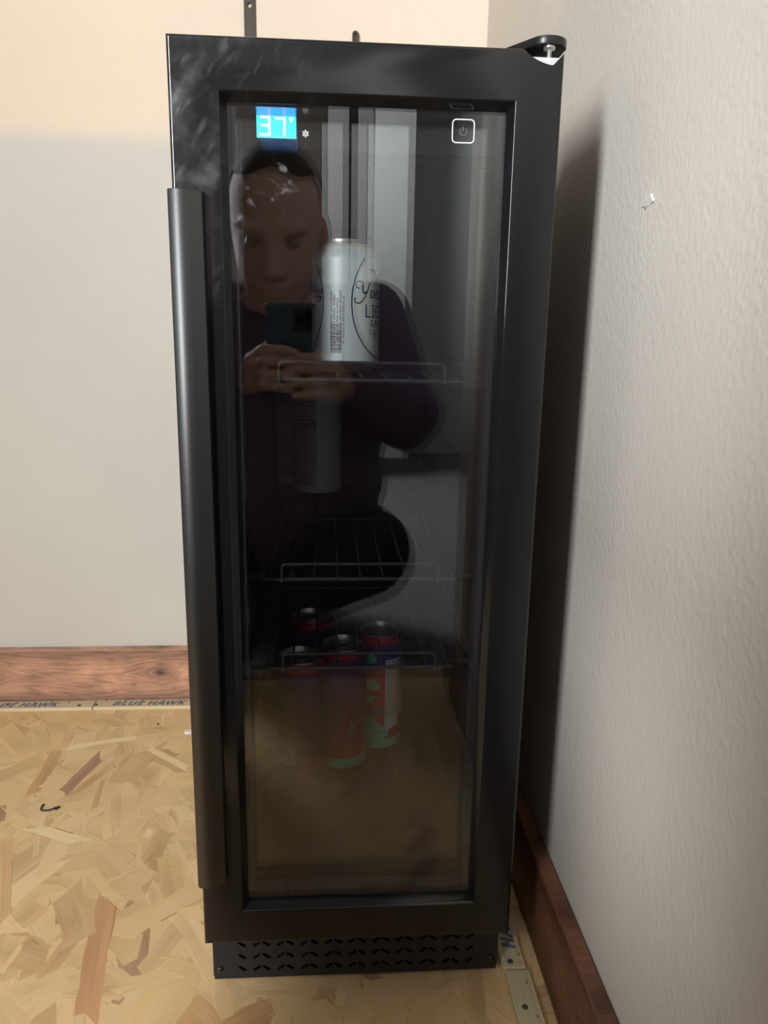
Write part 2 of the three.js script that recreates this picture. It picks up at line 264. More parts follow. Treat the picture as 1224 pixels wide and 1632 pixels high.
// ---------------------------------------------------------------- the fridge
const fridge = thing('beverage_fridge', 'narrow black glass-door beverage fridge standing against the right wall', 'fridge');
{
  const cab = part('cabinet', merge([
    rb(-0.1475, -0.128, 0.05, 0.86, -0.57, -0.049, 0.003), rb(0.128, 0.1475, 0.05, 0.86, -0.57, -0.049, 0.003),
    rb(-0.1475, 0.1475, 0.838, 0.861, -0.57, -0.049, 0.003), rb(-0.1475, 0.1475, 0.05, 0.1, -0.57, -0.049, 0.003), rb(-0.1475, 0.1475, 0.05, 0.861, -0.572, -0.552, 0.003)]), M.satin, fridge);
  // liner with shelf rails moulded into the side walls
  const rails = [];
  for (const y of [0.23, 0.3395, 0.4285, 0.515, 0.6115, 0.69]) for (const s of [-1, 1]) for (const dy of [0, 0.016]) { const shelf = !dy && [0.3395, 0.4285, 0.6115].includes(y), o = shelf ? 0.0865 : 0.1098; rails.push(rb(...(s < 0 ? [-0.113, -o] : [o, 0.113]), y - 0.0075 + dy, y - 0.0021 + dy, -0.52, -0.075, 0.0015, 1)); }
  part('inner_liner', merge([bx(-0.128, -0.1125, 0.1, 0.838, -0.552, -0.05), bx(0.1125, 0.128, 0.1, 0.838, -0.552, -0.05), bx(-0.1125, 0.1125, 0.1, 0.13, -0.53, -0.05), bx(-0.1125, 0.1125, 0.1, 0.838, -0.552, -0.53), bx(-0.1125, 0.1125, 0.80, 0.838, -0.53, -0.1)]), M.liner, cab);
  part('shelf_rail', merge(rails), M.liner, cab);
  part('air_grille', merge(Array.from({ length: 9 }, (_, i) => rb(-0.05, 0.05, 0.66 + i * 0.01, 0.665 + i * 0.01, -0.531, -0.526, 0.001, 1))), M.liner, cab);
  for (const [x, z] of [[-0.125, -0.09], [0.125, -0.09], [-0.125, -0.54], [0.125, -0.54]]) part('foot', lathe([[0, 0], [0.016, 0], [0.017, 0.004], [0.012, 0.01], [0.006, 0.012], [0.006, 0.052], [0, 0.052]], 24).translate(x, 0, z), M.matteBlack, fridge);

  // control panel with the display, behind the glass at the top
  const ctl = part('control_panel', rb(-0.1125, 0.1125, 0.7957, 0.838, -0.1, -0.0505, 0.002), M.gloss, fridge);
  const dispTex = canvasTex(512, 320, (c, W, H) => {
    const g = c.createLinearGradient(0, 0, 0, H); g.addColorStop(0, 'rgb(70,248,250)'); g.addColorStop(0.82, 'rgb(74,246,252)'); g.addColorStop(1, 'rgb(120,255,255)'); c.fillStyle = g; c.fillRect(0, 0, W, H);
    c.fillStyle = '#fff'; const sg = (pts) => { c.beginPath(); pts.forEach(([x, y], i) => (i ? c.lineTo(x, y) : c.moveTo(x, y))); c.closePath(); c.fill(); };
    const T = 34, horiz = (x, y, w) => sg([[x, y], [x + w, y], [x + w - 16, y + T], [x + 16, y + T]]), vert = (x, y, h) => sg([[x, y + 6], [x + T / 2, y], [x + T, y + 6], [x + T, y + h - 6], [x + T / 2, y + h], [x, y + h - 6]]);
    horiz(40, 46, 140); horiz(52, 148, 128); horiz(36, 262, 146); vert(150, 50, 122); vert(150, 172, 122);
    horiz(228, 58, 148); vert(344, 62, 116); vert(340, 178, 116);
    sg([[412, 60], [480, 60], [472, 96], [446, 124], [430, 96]]);
  });
  part('display', bx(-0.0877, -0.0558, 0.8044, 0.8237, -0.0506, -0.0498).translate(0, 0, 0), [0, 0, 0, 0, 1, 0].map((f) => (f ? std({ color: 0x000000, emissive: 0xffffff, emissiveMap: dispTex, emissiveIntensity: 1.5, roughness: 0.3 }) : M.gloss)), ctl, 'lit cyan temperature display reading 37 degrees');
  { const d = ctl.children[0].geometry, u = d.attributes.uv, p = d.attributes.position; for (let i = 0; i < p.count; i++) u.setXY(i, (p.getX(i) + 0.0877) / 0.0319, (p.getY(i) - 0.8044) / 0.0193); }
  const dl = new THREE.RectAreaLight(new THREE.Color(0.03, 0.25, 1.0), 5, 0.031, 0.019); dl.position.set(-0.07175, 0.81405, -0.0492); dl.lookAt(-0.07175, 0.81405, 1); scene.add(dl);
  const petals = []; for (let k = 0; k < 6; k++) { const s = new THREE.Shape(); s.absellipse(0, 0.0017, 0.0008, 0.0012, 0, Math.PI * 2); petals.push(new THREE.ExtrudeGeometry(s, { depth: 0.0004, bevelEnabled: false, curveSegments: 10 }).rotateZ((k * Math.PI) / 3)); }
  part('snowflake_icon', merge(petals).translate(-0.0484, 0.8086, -0.0500), std({ color: 0x000000, emissive: 0xffffff, emissiveIntensity: 0.9 }), ctl, 'small white snowflake light');

  // door: mitred frame around a double pane
  const rings = [[0.1475, 0.1475, 0.08, 0.861, -0.042], ...[0, 1, 2, 3, 4, 5].map((k) => { const a = (k * Math.PI) / 10, e = 0.003 * (1 - Math.cos(a)), z = -0.003 * (1 - Math.sin(a)); return [0.1475 - e, 0.1475 - e, 0.08 + e, 0.861 - e, z]; }), ...[0, 1, 2, 3, 4].map((k) => { const a = (k / 4) * 1.13, d = 0.0018 * Math.sin(a), z = -0.0018 * (1 - Math.cos(a)); return [0.1117 - d, 0.1127 - d, 0.1142 + d * 1.2, 0.8256 - d, z]; }), [0.1058, 0.1070, 0.1185, 0.8190, -0.0095], [0.1058, 0.1070, 0.1185, 0.8190, -0.042]];
  const P = [], nr = rings.length, cor = (r) => [[-r[0], r[2], r[4]], [r[1], r[2], r[4]], [r[1], r[3], r[4]], [-r[0], r[3], r[4]]];
  for (let i = 0; i < nr; i++) { const a = cor(rings[i]), b = cor(rings[(i + 1) % nr]); for (let k = 0; k < 4; k++) { const k2 = (k + 1) % 4; P.push(...a[k], ...a[k2], ...b[k2], ...a[k], ...b[k2], ...b[k]); } }
  let fg = new THREE.BufferGeometry(); fg.setAttribute('position', new THREE.Float32BufferAttribute(P, 3)); fg.computeVertexNormals(); fg.setAttribute('uv', new THREE.Float32BufferAttribute(new Float32Array((P.length / 3) * 2), 2));
  const ns = new THREE.Shape(); ns.moveTo(0.1135, 0.8700); ns.lineTo(0.1165, 0.8603); ns.quadraticCurveTo(0.123, 0.8528, 0.1385, 0.8498); ns.lineTo(0.1490, 0.8606); ns.lineTo(0.1490, 0.87);
  const ev = new Evaluator(); ev.useGroups = false;
  const A = new Brush(fg), B = new Brush(new THREE.ExtrudeGeometry(ns, { depth: 0.06, bevelEnabled: false, curveSegments: 16 }).translate(0, 0, -0.036)); A.updateMatrixWorld(); B.updateMatrixWorld();
  fg = ev.evaluate(A, B, SUBTRACTION).geometry;
  fg = fg.index ? fg.toNonIndexed() : fg; fg = creased(fg, 0.45);
  const uv = fg.attributes.uv, fp = fg.attributes.position; for (let i = 0; i < fp.count; i++) uv.setXY(i, (fp.getX(i) + 0.1475) / 0.295, (fp.getY(i) - 0.08) / 0.781);
  // finger smears on the upper left of the frame
  const smear = (u, v) => {
    const x = u * 0.295, y = (1 - v) * 0.781; // metres from the upper left corner
    const zone = clamp(sstep(0.14, 0.03, x) * sstep(0.13, 0.02, y) + sstep(0.06, 0.02, x) * sstep(0.25, 0.14, y));
    const w = fbm(x * 30 + 9, y * 30, 1.7, 3) * 0.012, n = fbm((x + w) * 34 + 3, (y - w) * 38, 4.4, 5), t = fbm((x + y * 0.6) * 120, (y - x * 0.6) * 36, 8.8, 4), f = fbm(x * 260, y * 260, 2.2, 2);
    return zone * clamp(0.75 * sstep(-0.05, 0.6, n) + 0.5 * sstep(0.08, 0.55, t) + 0.22 * sstep(0.25, 0.6, f) + 0.03);
  };
  const frameMap = dataTex(384, 1024, (u, v) => { const s = smear(u, v), b = 0.004; const k = Math.pow(b + 0.05 * s, 1 / 2.2); return [k, k, k * 1.02]; }, true);
  const frameRough = dataTex(384, 1024, (u, v) => 0.12 + 0.3 * smear(u, v));
  const door = part('door_frame', fg, std({ map: frameMap, roughnessMap: frameRough, roughness: 1.0 }), fridge, 'black mitred door frame with finger smears at the upper left');
  part('gasket', merge([bx(-0.14, -0.112, 0.09, 0.851, -0.05, -0.042), bx(0.112, 0.14, 0.09, 0.851, -0.05, -0.042), bx(-0.112, 0.112, 0.09, 0.115, -0.05, -0.042), bx(-0.112, 0.112, 0.832, 0.846, -0.05, -0.042)]), M.gasket, door);
  part('outer_glass', bx(-0.1062, 0.1074, 0.1181, 0.8194, -0.0138, -0.0098), M.outerGlass, door);
  const inner = part('inner_glass', bx(-0.1062, 0.1074, 0.1181, 0.8194, -0.002, 0.002), M.innerGlass, door);
  inner.position.z = -0.0348; inner.rotation.y = 0.0045; // the two panes are never quite parallel
  part('glass_spacer', merge([bx(-0.1062, -0.1005, 0.1181, 0.8194, -0.0318, -0.014), bx(0.1015, 0.1074, 0.1181, 0.8194, -0.0318, -0.014), bx(-0.1062, 0.1074, 0.1181, 0.124, -0.0318, -0.014), bx(-0.1062, 0.1074, 0.8178, 0.8194, -0.0318, -0.014)]), std({ color: new THREE.Color(0.03, 0.03, 0.035), roughness: 0.18, metalness: 0.3 }), door);
  // touch key printed on the glass
  const rr = (x0, x1, y0, y1, r) => { const s = new THREE.Shape(); s.moveTo(x0 + r, y0); s.lineTo(x1 - r, y0); s.absarc(x1 - r, y0 + r, r, -Math.PI / 2, 0); s.lineTo(x1, y1 - r); s.absarc(x1 - r, y1 - r, r, 0, Math.PI / 2); s.lineTo(x0 + r, y1); s.absarc(x0 + r, y1 - r, r, Math.PI / 2, Math.PI); s.lineTo(x0, y0 + r); s.absarc(x0 + r, y0 + r, r, Math.PI, 1.5 * Math.PI); return s; };
  const ks = rr(0.0652, 0.0829, 0.7961, 0.8134, 0.0034); ks.holes.push(rr(0.0660, 0.0821, 0.7969, 0.8126, 0.0027));
  part('touch_key', new THREE.ExtrudeGeometry(ks, { depth: 0.0003, bevelEnabled: false, curveSegments: 10 }).translate(0, 0, -0.0097), M.print, door, 'white rounded square touch key outline');
  part('power_icon', merge([new THREE.TorusGeometry(0.0026, 0.0003, 6, 28, 5.2).rotateZ(Math.PI / 2 + 0.54).translate(0.074, 0.8043, -0.0095), rod([0.074, 0.8048, -0.0095], [0.074, 0.8078, -0.0095], 0.0003, 6)]), M.printDim, door);
  // greasy marks on the glass
  const smudgeA = dataTex(256, 256, (u, v) => { const n = fbm(u * 7, v * 7, 3.3, 4), d = Math.hypot(u - 0.5, v - 0.5) * 2; return clamp(sstep(0.12, 0.5, n) * 0.22 * sstep(1, 0.5, d)); });
  part('smear', new THREE.PlaneGeometry(0.06, 0.06).translate(-0.078, 0.765, -0.0096), std({ color: new THREE.Color(0.5, 0.52, 0.56), alphaMap: smudgeA, transparent: true, roughness: 0.9, depthWrite: false }), door, 'greasy smear on the glass');
  // full-height pull handle along the left edge
  const hs = new THREE.Shape(); hs.moveTo(-0.1492, -0.002); hs.lineTo(-0.1494, 0.006); hs.quadraticCurveTo(-0.1494, 0.0098, -0.1482, 0.0108);
  for (let k = 0; k <= 22; k++) { const x = -0.1478 + k * 0.00076; hs.lineTo(x, 0.0132 - 36 * (x + 0.140) ** 2); }
  hs.lineTo(-0.1246, 0.0078); hs.quadraticCurveTo(-0.1238, 0.0073, -0.1238, 0.006); hs.lineTo(-0.1238, 0.0003); hs.lineTo(-0.1474, 0.0003); hs.lineTo(-0.1476, -0.002);
  const hg = new THREE.ExtrudeGeometry(hs, { depth: 0.6, bevelEnabled: true, bevelSize: 0.0008, bevelThickness: 0.0008, bevelOffset: -0.0008, bevelSegments: 2, curveSegments: 14 });
  hg.rotateX(-Math.PI / 2); { const p = hg.attributes.position; for (let i = 0; i < p.count; i++) p.setZ(i, -p.getZ(i)); const q = hg.index; for (let i = 0; i < p.count; i += 3) { for (const at of ['position', 'uv']) { const b = hg.attributes[at], n = b.itemSize; for (let c = 0; c < n; c++) { const t = b.array[(i + 1) * n + c]; b.array[(i + 1) * n + c] = b.array[(i + 2) * n + c]; b.array[(i + 2) * n + c] = t; } } } }
  hg.translate(0, 0.153, 0);
  part('handle', creased(hg, 0.6), M.handle, door, 'long black pull handle');
  // corner hinge: metal inside the notch, pin, and the black leaf above
  const np = new THREE.Shape(); np.moveTo(0.1140, 0.8600); np.lineTo(0.1168, 0.8572); np.quadraticCurveTo(0.123, 0.8520, 0.1385, 0.849); np.lineTo(0.1474, 0.859); np.lineTo(0.1474, 0.8600);
  part('corner_plate', new THREE.ExtrudeGeometry(np, { depth: 0.02, bevelEnabled: false, curveSegments: 14 }).translate(0, -0.0022, -0.028), M.galv, door, 'bare metal in the notched upper right corner');
  part('corner_plate', bx(0.122, 0.1472, 0.8515, 0.8535, -0.036, -0.004), M.galv, door, 'bare metal in the notched upper right corner');
  const lf = new THREE.Shape(); lf.moveTo(0.085, -0.075); lf.lineTo(0.149, -0.12); lf.lineTo(0.1525, -0.028); lf.absarc(0.1385, -0.022, 0.0142, -0.35, -Math.PI - 0.5 + Math.PI * 2 - 0.2, false); lf.lineTo(0.085, -0.075);
  const leaf = merge([new THREE.ExtrudeGeometry(lf, { depth: 0.0045, bevelEnabled: true, bevelSize: 0.0008, bevelThickness: 0.0008, bevelSegments: 2, curveSegments: 24 }).rotateX(Math.PI / 2).translate(0, 0.8725, 0)]);
  part('hinge', creased(leaf, 0.5), M.satin, fridge, 'black hinge leaf on top of the right corner');
  part('hinge_pin', lathe([[0, 0], [0.0017, 0], [0.0017, 0.008], [0.0045, 0.0085], [0.0045, 0.012], [0, 0.012]], 18).translate(0.1385, 0.8562, -0.013), M.steel, fridge);

  // kick plate with chevron slots
  const kp = rr(-0.1464, 0.1464, 0.006, 0.079, 0.006);
  for (let r = 0; r < 4; r++) for (let cidx = 0; cidx < 10; cidx++) for (const s of [-1, 1]) {
    const cx = -0.1094 + cidx * 0.0243 + s * 0.0074, cy = 0.0172 + r * 0.0147, a = s * 0.62, hx = Math.cos(a) * 0.0031, hy = Math.sin(a) * 0.0031, w = 0.0016, nx = -Math.sin(a) * w, ny = Math.cos(a) * w;
    const h = new THREE.Path(); h.moveTo(cx - hx + nx, cy - hy + ny); h.absarc(cx - hx, cy - hy, w, a + Math.PI / 2, a + 1.5 * Math.PI); h.lineTo(cx + hx - nx, cy + hy - ny); h.absarc(cx + hx, cy + hy, w, a - Math.PI / 2, a + Math.PI / 2); kp.holes.push(h);
  }
  const kick = part('kick_plate', new THREE.ExtrudeGeometry(kp, { depth: 0.002, bevelEnabled: false, curveSegments: 5 }).translate(0, 0, -0.037), M.kick, fridge, 'black kick plate with rows of chevron slots');
  part('kick_backing', merge([bx(-0.146, 0.146, 0.004, 0.079, -0.062, -0.06), bx(-0.146, 0.146, 0.004, 0.007, -0.06, -0.037)]), M.gasket, fridge);
  for (const s of [-1, 1]) part('screw', lathe([[0, 0.0026], [0.0022, 0.0022], [0.0034, 0.0008], [0.0036, 0], [0, 0]], 20).rotateX(Math.PI / 2).translate(s * 0.1397, 0.0178, -0.035), M.satin, kick);
}

// ---------------------------------------------------------------- metal straps on the wall behind the fridge
{
  const t = thing('metal_strap', 'tall flat metal strap with round holes on the back wall above the fridge', 'strap', [-0.1516, 0.78, -0.6725]);
  const s1 = new THREE.Shape(); s1.moveTo(-0.008, 0); s1.lineTo(0.008, 0); s1.lineTo(0.008, 0.45); s1.lineTo(-0.008, 0.45);
  for (const y of [0.1, 0.225, 0.3505, 0.42]) { const h = new THREE.Path(); h.absarc(0, y, 0.0036, 0, Math.PI * 2); s1.holes.push(h); }
  part('bar', new THREE.ExtrudeGeometry(s1, { depth: 0.0026, bevelEnabled: true, bevelSize: 0.0004, bevelThickness: 0.0004, bevelSegments: 1, curveSegments: 20 }).translate(0, 0, 0.0004), M.strap, t);
  part('screw', lathe([[0, 0.0022], [0.0022, 0.0018], [0.0032, 0.0006], [0.0034, 0], [0, 0]], 16).rotateX(Math.PI / 2).translate(0, 0.1, 0.003), M.steel, t);
  const u = thing('metal_hook', 'short dark metal tab with a slotted round end just above the fridge top', 'hook', [0.0079, 0.8, -0.6725]);
  const s2 = new THREE.Shape(); s2.moveTo(-0.0042, 0); s2.lineTo(0.0042, 0); s2.lineTo(0.0042, 0.2976); s2.absarc(0, 0.2976, 0.0042, 0, Math.PI); s2.lineTo(-0.0042, 0);
  const h2 = new THREE.Path(); h2.moveTo(-0.0015, 0.27); h2.lineTo(0.0015, 0.27); h2.lineTo(0.0015, 0.2978); h2.absarc(0, 0.2978, 0.0015, 0, Math.PI); h2.lineTo(-0.0015, 0.27); s2.holes.push(h2);
  part('bar', new THREE.ExtrudeGeometry(s2, { depth: 0.004, bevelEnabled: true, bevelSize: 0.0006, bevelThickness: 0.0006, bevelSegments: 2 }).translate(0, 0, 0.0006), M.strap, u);
}

// ---------------------------------------------------------------- wire shelves
{
  const root = thing('wire_shelf', 'black wire shelf with raised front lip, the topmost, carrying one white can', 'shelf', [0, 0.6115, 0], 0, 'wire shelves in the fridge');
  const x = 0.0895, zf = -0.0535, zb = -0.522, r = 0.0019;
  part('frame', merge([rod([-x, 0, zf], [x, 0, zf], r), rod([-x, 0, zb], [x, 0, zb], r), rod([-x + 0.002, 0, zf], [-x + 0.002, 0, zb], r), rod([x - 0.002, 0, zf], [x - 0.002, 0, zb], r)]), M.wire, root);
  part('front_lip', merge([tube([[-0.0726, -0.001, zf + 0.0022], [-0.0726, 0.008, zf + 0.0022], [-0.0722, 0.0135, zf + 0.0022], [-0.069, 0.0152, zf + 0.0022], [-0.06, 0.0153, zf + 0.0022], [0, 0.0153, zf + 0.0022], [0.06, 0.0153, zf + 0.0022], [0.069, 0.0152, zf + 0.0022], [0.0722, 0.0135, zf + 0.0022], [0.0726, 0.008, zf + 0.0022], [0.0726, -0.001, zf + 0.0022]], 0.0015, 70, 8), new THREE.SphereGeometry(0.002, 8, 6).translate(-0.0726, -0.001, zf + 0.0022), new THREE.SphereGeometry(0.002, 8, 6).translate(0.0726, -0.001, zf + 0.0022)]), M.wire, root);
  part('cross_bar', rod([-0.086, -0.0004, -0.29], [0.086, -0.0004, -0.29], 0.0016), M.wire, root);
  for (let k = 0; k < 9; k++) part('wire', rod([-0.086 + k * 0.0215, 0.0022, zf - 0.001], [-0.086 + k * 0.0215, 0.0022, zb], 0.0012, 8), M.wire, root);
  for (const [y, label] of [[0.4285, 'black wire shelf with raised front lip, in the middle, carrying two tall white cans'], [0.3395, 'black wire shelf with raised front lip, the lowest, just above the red slim cans']]) {
    const c = root.clone(); c.name = numbered('wire_shelf'); c.position.y = y; c.userData = { ...root.userData, label }; scene.add(c);
  }
}

// ---------------------------------------------------------------- cans
const WARN = 'GOVERNMENT WARNING: (1) ACCORDING TO THE SURGEON GENERAL, WOMEN SHOULD NOT DRINK ALCOHOLIC BEVERAGES DURING PREGNANCY BECAUSE OF THE RISK OF BIRTH DEFECTS. (2) CONSUMPTION OF ALCOHOLIC BEVERAGES IMPAIRS YOUR ABILITY TO DRIVE A CAR OR OPERATE MACHINERY, AND MAY CAUSE HEALTH PROBLEMS.'.split(' ');
function textBlock(c, x, y, w, lh, n, font, col) { // lines of small print
  c.save(); c.fillStyle = col; c.font = font; c.textBaseline = 'top'; let i = 0;
  for (let k = 0; k < n; k++) { let s = ''; while (c.measureText(s + WARN[i % WARN.length] + ' ').width < w || !s) { s += WARN[i % WARN.length] + ' '; i++; } c.fillText(s, x, y + k * lh, w); }
  c.restore();
}
function barcode(c, x, y, w, h, col, seed) { const R = mulberry(seed); c.fillStyle = col; for (let p = 0; p < h;) { const t = 2 + Math.floor(R() * 3) * 2; if (p + t < h) c.fillRect(x, y + p, w, t); p += t + 2 + Math.floor(R() * 3) * 2; } }
const U = (deg, W) => ((((deg / 360) % 1) + 1) % 1) * W; // angle to the right of the viewer -> column
function oval(c, cx, cy, rx, ry, W) {
  for (const ox of [-W, 0, W]) {
    const x = cx + ox; c.fillStyle = 'rgb(226,232,228)'; c.beginPath(); c.ellipse(x, cy, rx, ry, 0, 0, 7); c.fill();
    c.strokeStyle = 'rgb(30,44,92)'; c.lineWidth = 14; c.beginPath(); c.ellipse(x, cy, rx, ry, 0, 0, 7); c.stroke();
    c.lineWidth = 3; c.beginPath(); c.ellipse(x, cy, rx - 22, ry - 22, 0, 0, 7); c.stroke();
    c.strokeStyle = 'rgb(176,160,96)'; c.lineWidth = 6; for (const [p, q] of [[2.3, 3.1], [0.04, 0.84]]) { c.beginPath(); c.ellipse(x, cy, rx - 38, ry - 40, 0, p, q); c.stroke(); }
    c.fillStyle = 'rgb(20,22,32)'; c.textAlign = 'center'; c.textBaseline = 'alphabetic';
    { const L = x - 345, B = 376; c.strokeStyle = 'rgb(20,22,32)'; c.lineCap = 'round'; c.lineWidth = 9; c.beginPath(); c.moveTo(L + 52, B - 92); c.bezierCurveTo(L - 4, B - 100, L + 6, B - 168, L + 64, B - 160); c.bezierCurveTo(L + 104, B - 150, L + 84, B - 82, L + 92, B - 56); c.stroke();
      c.lineWidth = 17; c.beginPath(); c.moveTo(L + 88, B - 120); c.bezierCurveTo(L + 82, B - 60, L + 96, B - 30, L + 124, B - 60); c.stroke(); c.lineWidth = 12; c.beginPath(); c.moveTo(L + 168, B - 150); c.bezierCurveTo(L + 140, B - 60, L + 100, B + 40, L + 46, B + 52); c.bezierCurveTo(L + 6, B + 56, L - 8, B + 20, L + 14, B + 4); c.stroke();
      c.textAlign = 'left'; c.font = 'italic bold 150px serif'; c.fillText('uengling', L + 158, B, 540); c.textAlign = 'center'; }
    c.font = '178px sans-serif'; c.fillText('LIGHT', x, 566, rx * 1.6);
    c.font = 'bold 92px serif'; c.fillText('★ LAGER ★', x, 654, rx * 1.3);
    c.font = '72px sans-serif'; c.fillText('3.2g CARBS', x, 732, rx * 1.05); c.font = '40px sans-serif'; c.fillText('99 CALORIES', x, 784, rx * 0.8);
    c.fillStyle = 'rgb(120,136,132)'; c.beginPath(); c.moveTo(x - 60, 170); c.quadraticCurveTo(x - 110, 60, x - 190, 98); c.quadraticCurveTo(x - 120, 110, x - 70, 205); c.lineTo(x + 70, 205); c.quadraticCurveTo(x + 120, 110, x + 190, 98); c.quadraticCurveTo(x + 110, 60, x + 60, 170); c.quadraticCurveTo(x, 40, x - 60, 170); c.fill();
  }
}
const beerTex = canvasTex(2048, 1024, (c, W, H) => {
  c.fillStyle = 'rgb(204,206,208)'; c.fillRect(0, 0, W, H);
  oval(c, U(74, W), 421, 368, 557, W); oval(c, U(-106, W), 421, 368, 557, W);
  for (const a of [-16, 164]) {
    const x0 = U(a, W);
    c.save(); c.translate(x0 - 66, 590); c.rotate(-Math.PI / 2); textBlock(c, 0, 0, 590, 29, 5, 'bold 28px sans-serif', 'rgb(44,38,54)'); c.restore();
    barcode(c, x0 - 62, 630, 112, 300, 'rgb(34,34,46)', 9);
    c.save(); c.translate(x0 + 58, 920); c.rotate(-Math.PI / 2); c.fillStyle = 'rgb(50,50,60)'; c.font = '26px sans-serif'; c.fillText('1  9 8 9 2 4  0 2 3 2', 0, 18, 280); c.restore();
    c.fillStyle = 'rgb(160,140,130)'; c.fillRect(x0 + 94, 770, 24, 150);
  }
});
const neckTex = canvasTex(64, 128, (c, W, H) => { c.fillStyle = 'rgb(206,208,210)'; c.fillRect(0, 0, W, H); c.fillStyle = 'rgb(196,172,104)'; c.fillRect(0, 20, W, 9); c.fillRect(0, 40, W, 9); });
const tallTex = canvasTex(2048, 1024, (c, W, H) => {
  c.fillStyle = 'rgb(205,208,210)'; c.fillRect(0, 0, W, H);
  for (const base of [-20, 160]) {
    const x0 = U(base, W) - 190, dk = 'rgb(34,36,44)';
    c.save(); c.translate(x0, 0);
    c.fillStyle = 'rgb(168,170,176)'; c.fillRect(0, 40, 300, 920); c.strokeStyle = dk; c.lineWidth = 3; c.strokeRect(0, 90, 300, 740);
    c.fillStyle = dk; c.font = 'bold 40px sans-serif'; c.fillText('Nutrition Facts', 8, 140, 284); c.font = '24px sans-serif';
    ['2 servings per container', 'Serving size 12 fl oz', 'Amount per serving'].forEach((t, i) => c.fillText(t, 8, 180 + i * 34, 280));
    c.fillRect(6, 272, 290, 10); c.font = 'bold 54px sans-serif'; c.fillText('Calories', 8, 336, 170); c.textAlign = 'right'; c.fillText('100', 294, 336); c.fillRect(6, 352, 290, 8); c.textAlign = 'left'; c.font = '24px sans-serif';
    ['Total Fat 0g', 'Saturated Fat 0g', 'Trans Fat 0g', 'Cholesterol 0mg', 'Sodium 10mg', 'Total Carb. 3g', 'Dietary Fiber 0g', 'Total Sugars 0g', 'Protein 1g'].forEach((t, i) => { c.fillText(t, 8, 392 + i * 42, 220); c.textAlign = 'right'; c.fillText('0%', 294, 392 + i * 42); c.textAlign = 'left'; c.fillRect(6, 402 + i * 42, 290, 3); });
    textBlock(c, 8, 860, 280, 22, 4, '18px sans-serif', dk);
    c.restore();
    c.save(); c.translate(x0 + 345, 930); c.rotate(-Math.PI / 2); textBlock(c, 0, 0, 860, 38, 3, 'bold 30px sans-serif', dk); c.restore();
  }
});
// slim cans: purple running to crimson, mint band at the foot
function slim(draw) { return canvasTex(1024, 768, (c, W, H) => { const g = c.createLinearGradient(0, 0, 0, H); g.addColorStop(0, 'rgb(196,40,70)'); g.addColorStop(0.06, 'rgb(76,36,150)'); g.addColorStop(0.3, 'rgb(92,34,140)'); g.addColorStop(0.6, 'rgb(140,24,90)'); g.addColorStop(0.9, 'rgb(196,22,56)'); c.fillStyle = g; c.fillRect(0, 0, W, H); c.fillStyle = 'rgb(130,226,202)'; c.fillRect(0, H - 66, W, 66); draw(c, W, H); }); }
const mint = 'rgb(140,236,210)';
const panelText = (c, x, y, w, h, bg) => { c.fillStyle = bg; c.fillRect(x, y, w, h); textBlock(c, x + 6, y + 8, w - 12, 19, Math.floor((h - 10) / 19), 'bold 15px sans-serif', 'rgb(50,44,60)'); };
const slimA = slim((c, W, H) => {
  panelText(c, U(-62, W) - 72, 60, 140, 590, 'rgb(120,112,128)');
  c.save(); c.translate(U(20, W), 500); c.rotate(-Math.PI / 2 + 0.1); c.strokeStyle = mint; c.lineWidth = 6; c.lineCap = 'round'; c.beginPath(); c.moveTo(-50, 10); c.lineTo(-30, -24); c.lineTo(-24, 14); c.lineTo(-4, -26); c.lineTo(2, 12); c.quadraticCurveTo(12, -18, 20, 2); c.quadraticCurveTo(24, 18, 34, -8); c.lineTo(38, 14); c.quadraticCurveTo(48, -30, 62, -4); c.stroke(); c.lineWidth = 4; c.beginPath(); c.moveTo(-40, 26); c.lineTo(66, 20); c.stroke(); c.restore();
});
const slimB = slim((c, W, H) => {
  const xa = U(-28, W); // mint shapes left of the text panel
  c.fillStyle = 'rgb(206,34,70)'; c.fillRect(0, 190, W, 512); c.fillStyle = 'rgb(150,60,120)'; c.fillRect(0, 470, W, 70);
  for (const o of [0, W]) {
    const x = xa + o - W; for (const xx of [x, x + W]) {
      c.fillStyle = mint; c.beginPath(); c.ellipse(xx - 12, 112, 62, 40, 0, 0, 7); c.fill(); c.beginPath(); c.ellipse(xx, 300, 76, 38, 0.1, 0, 7); c.fill();
      c.beginPath(); c.moveTo(xx - 40, 440); c.quadraticCurveTo(xx - 10, 360, xx + 60, 384); c.quadraticCurveTo(xx + 20, 410, xx + 40, 440); c.fill();
      c.fillStyle = mint; c.beginPath(); c.moveTo(xx - 90, 702); c.lineTo(xx - 90, 560); c.quadraticCurveTo(xx - 20, 520, xx + 54, 556); c.quadraticCurveTo(xx + 70, 620, xx + 150, 610); c.quadraticCurveTo(xx + 150, 680, xx + 110, 702); c.fill();
      c.strokeStyle = 'rgb(40,60,80)'; c.lineWidth = 5; for (let k = 0; k < 4; k++) { c.beginPath(); c.arc(xx + 10 + k * 30, 650, 18, -0.8, 1.2); c.stroke(); }
      c.strokeStyle = 'rgb(90,100,150)'; for (let k = 0; k < 5; k++) { c.beginPath(); c.moveTo(xx - 30 + k * 16, 500); c.lineTo(xx - 4 + k * 16, 446); c.stroke(); }
    }
  }
  panelText(c, U(12, W), 120, 220, 430, 'rgb(244,240,243)'); c.fillStyle = 'rgb(244,240,243)'; c.fillRect(U(12, W), 540, 130, 92);
});
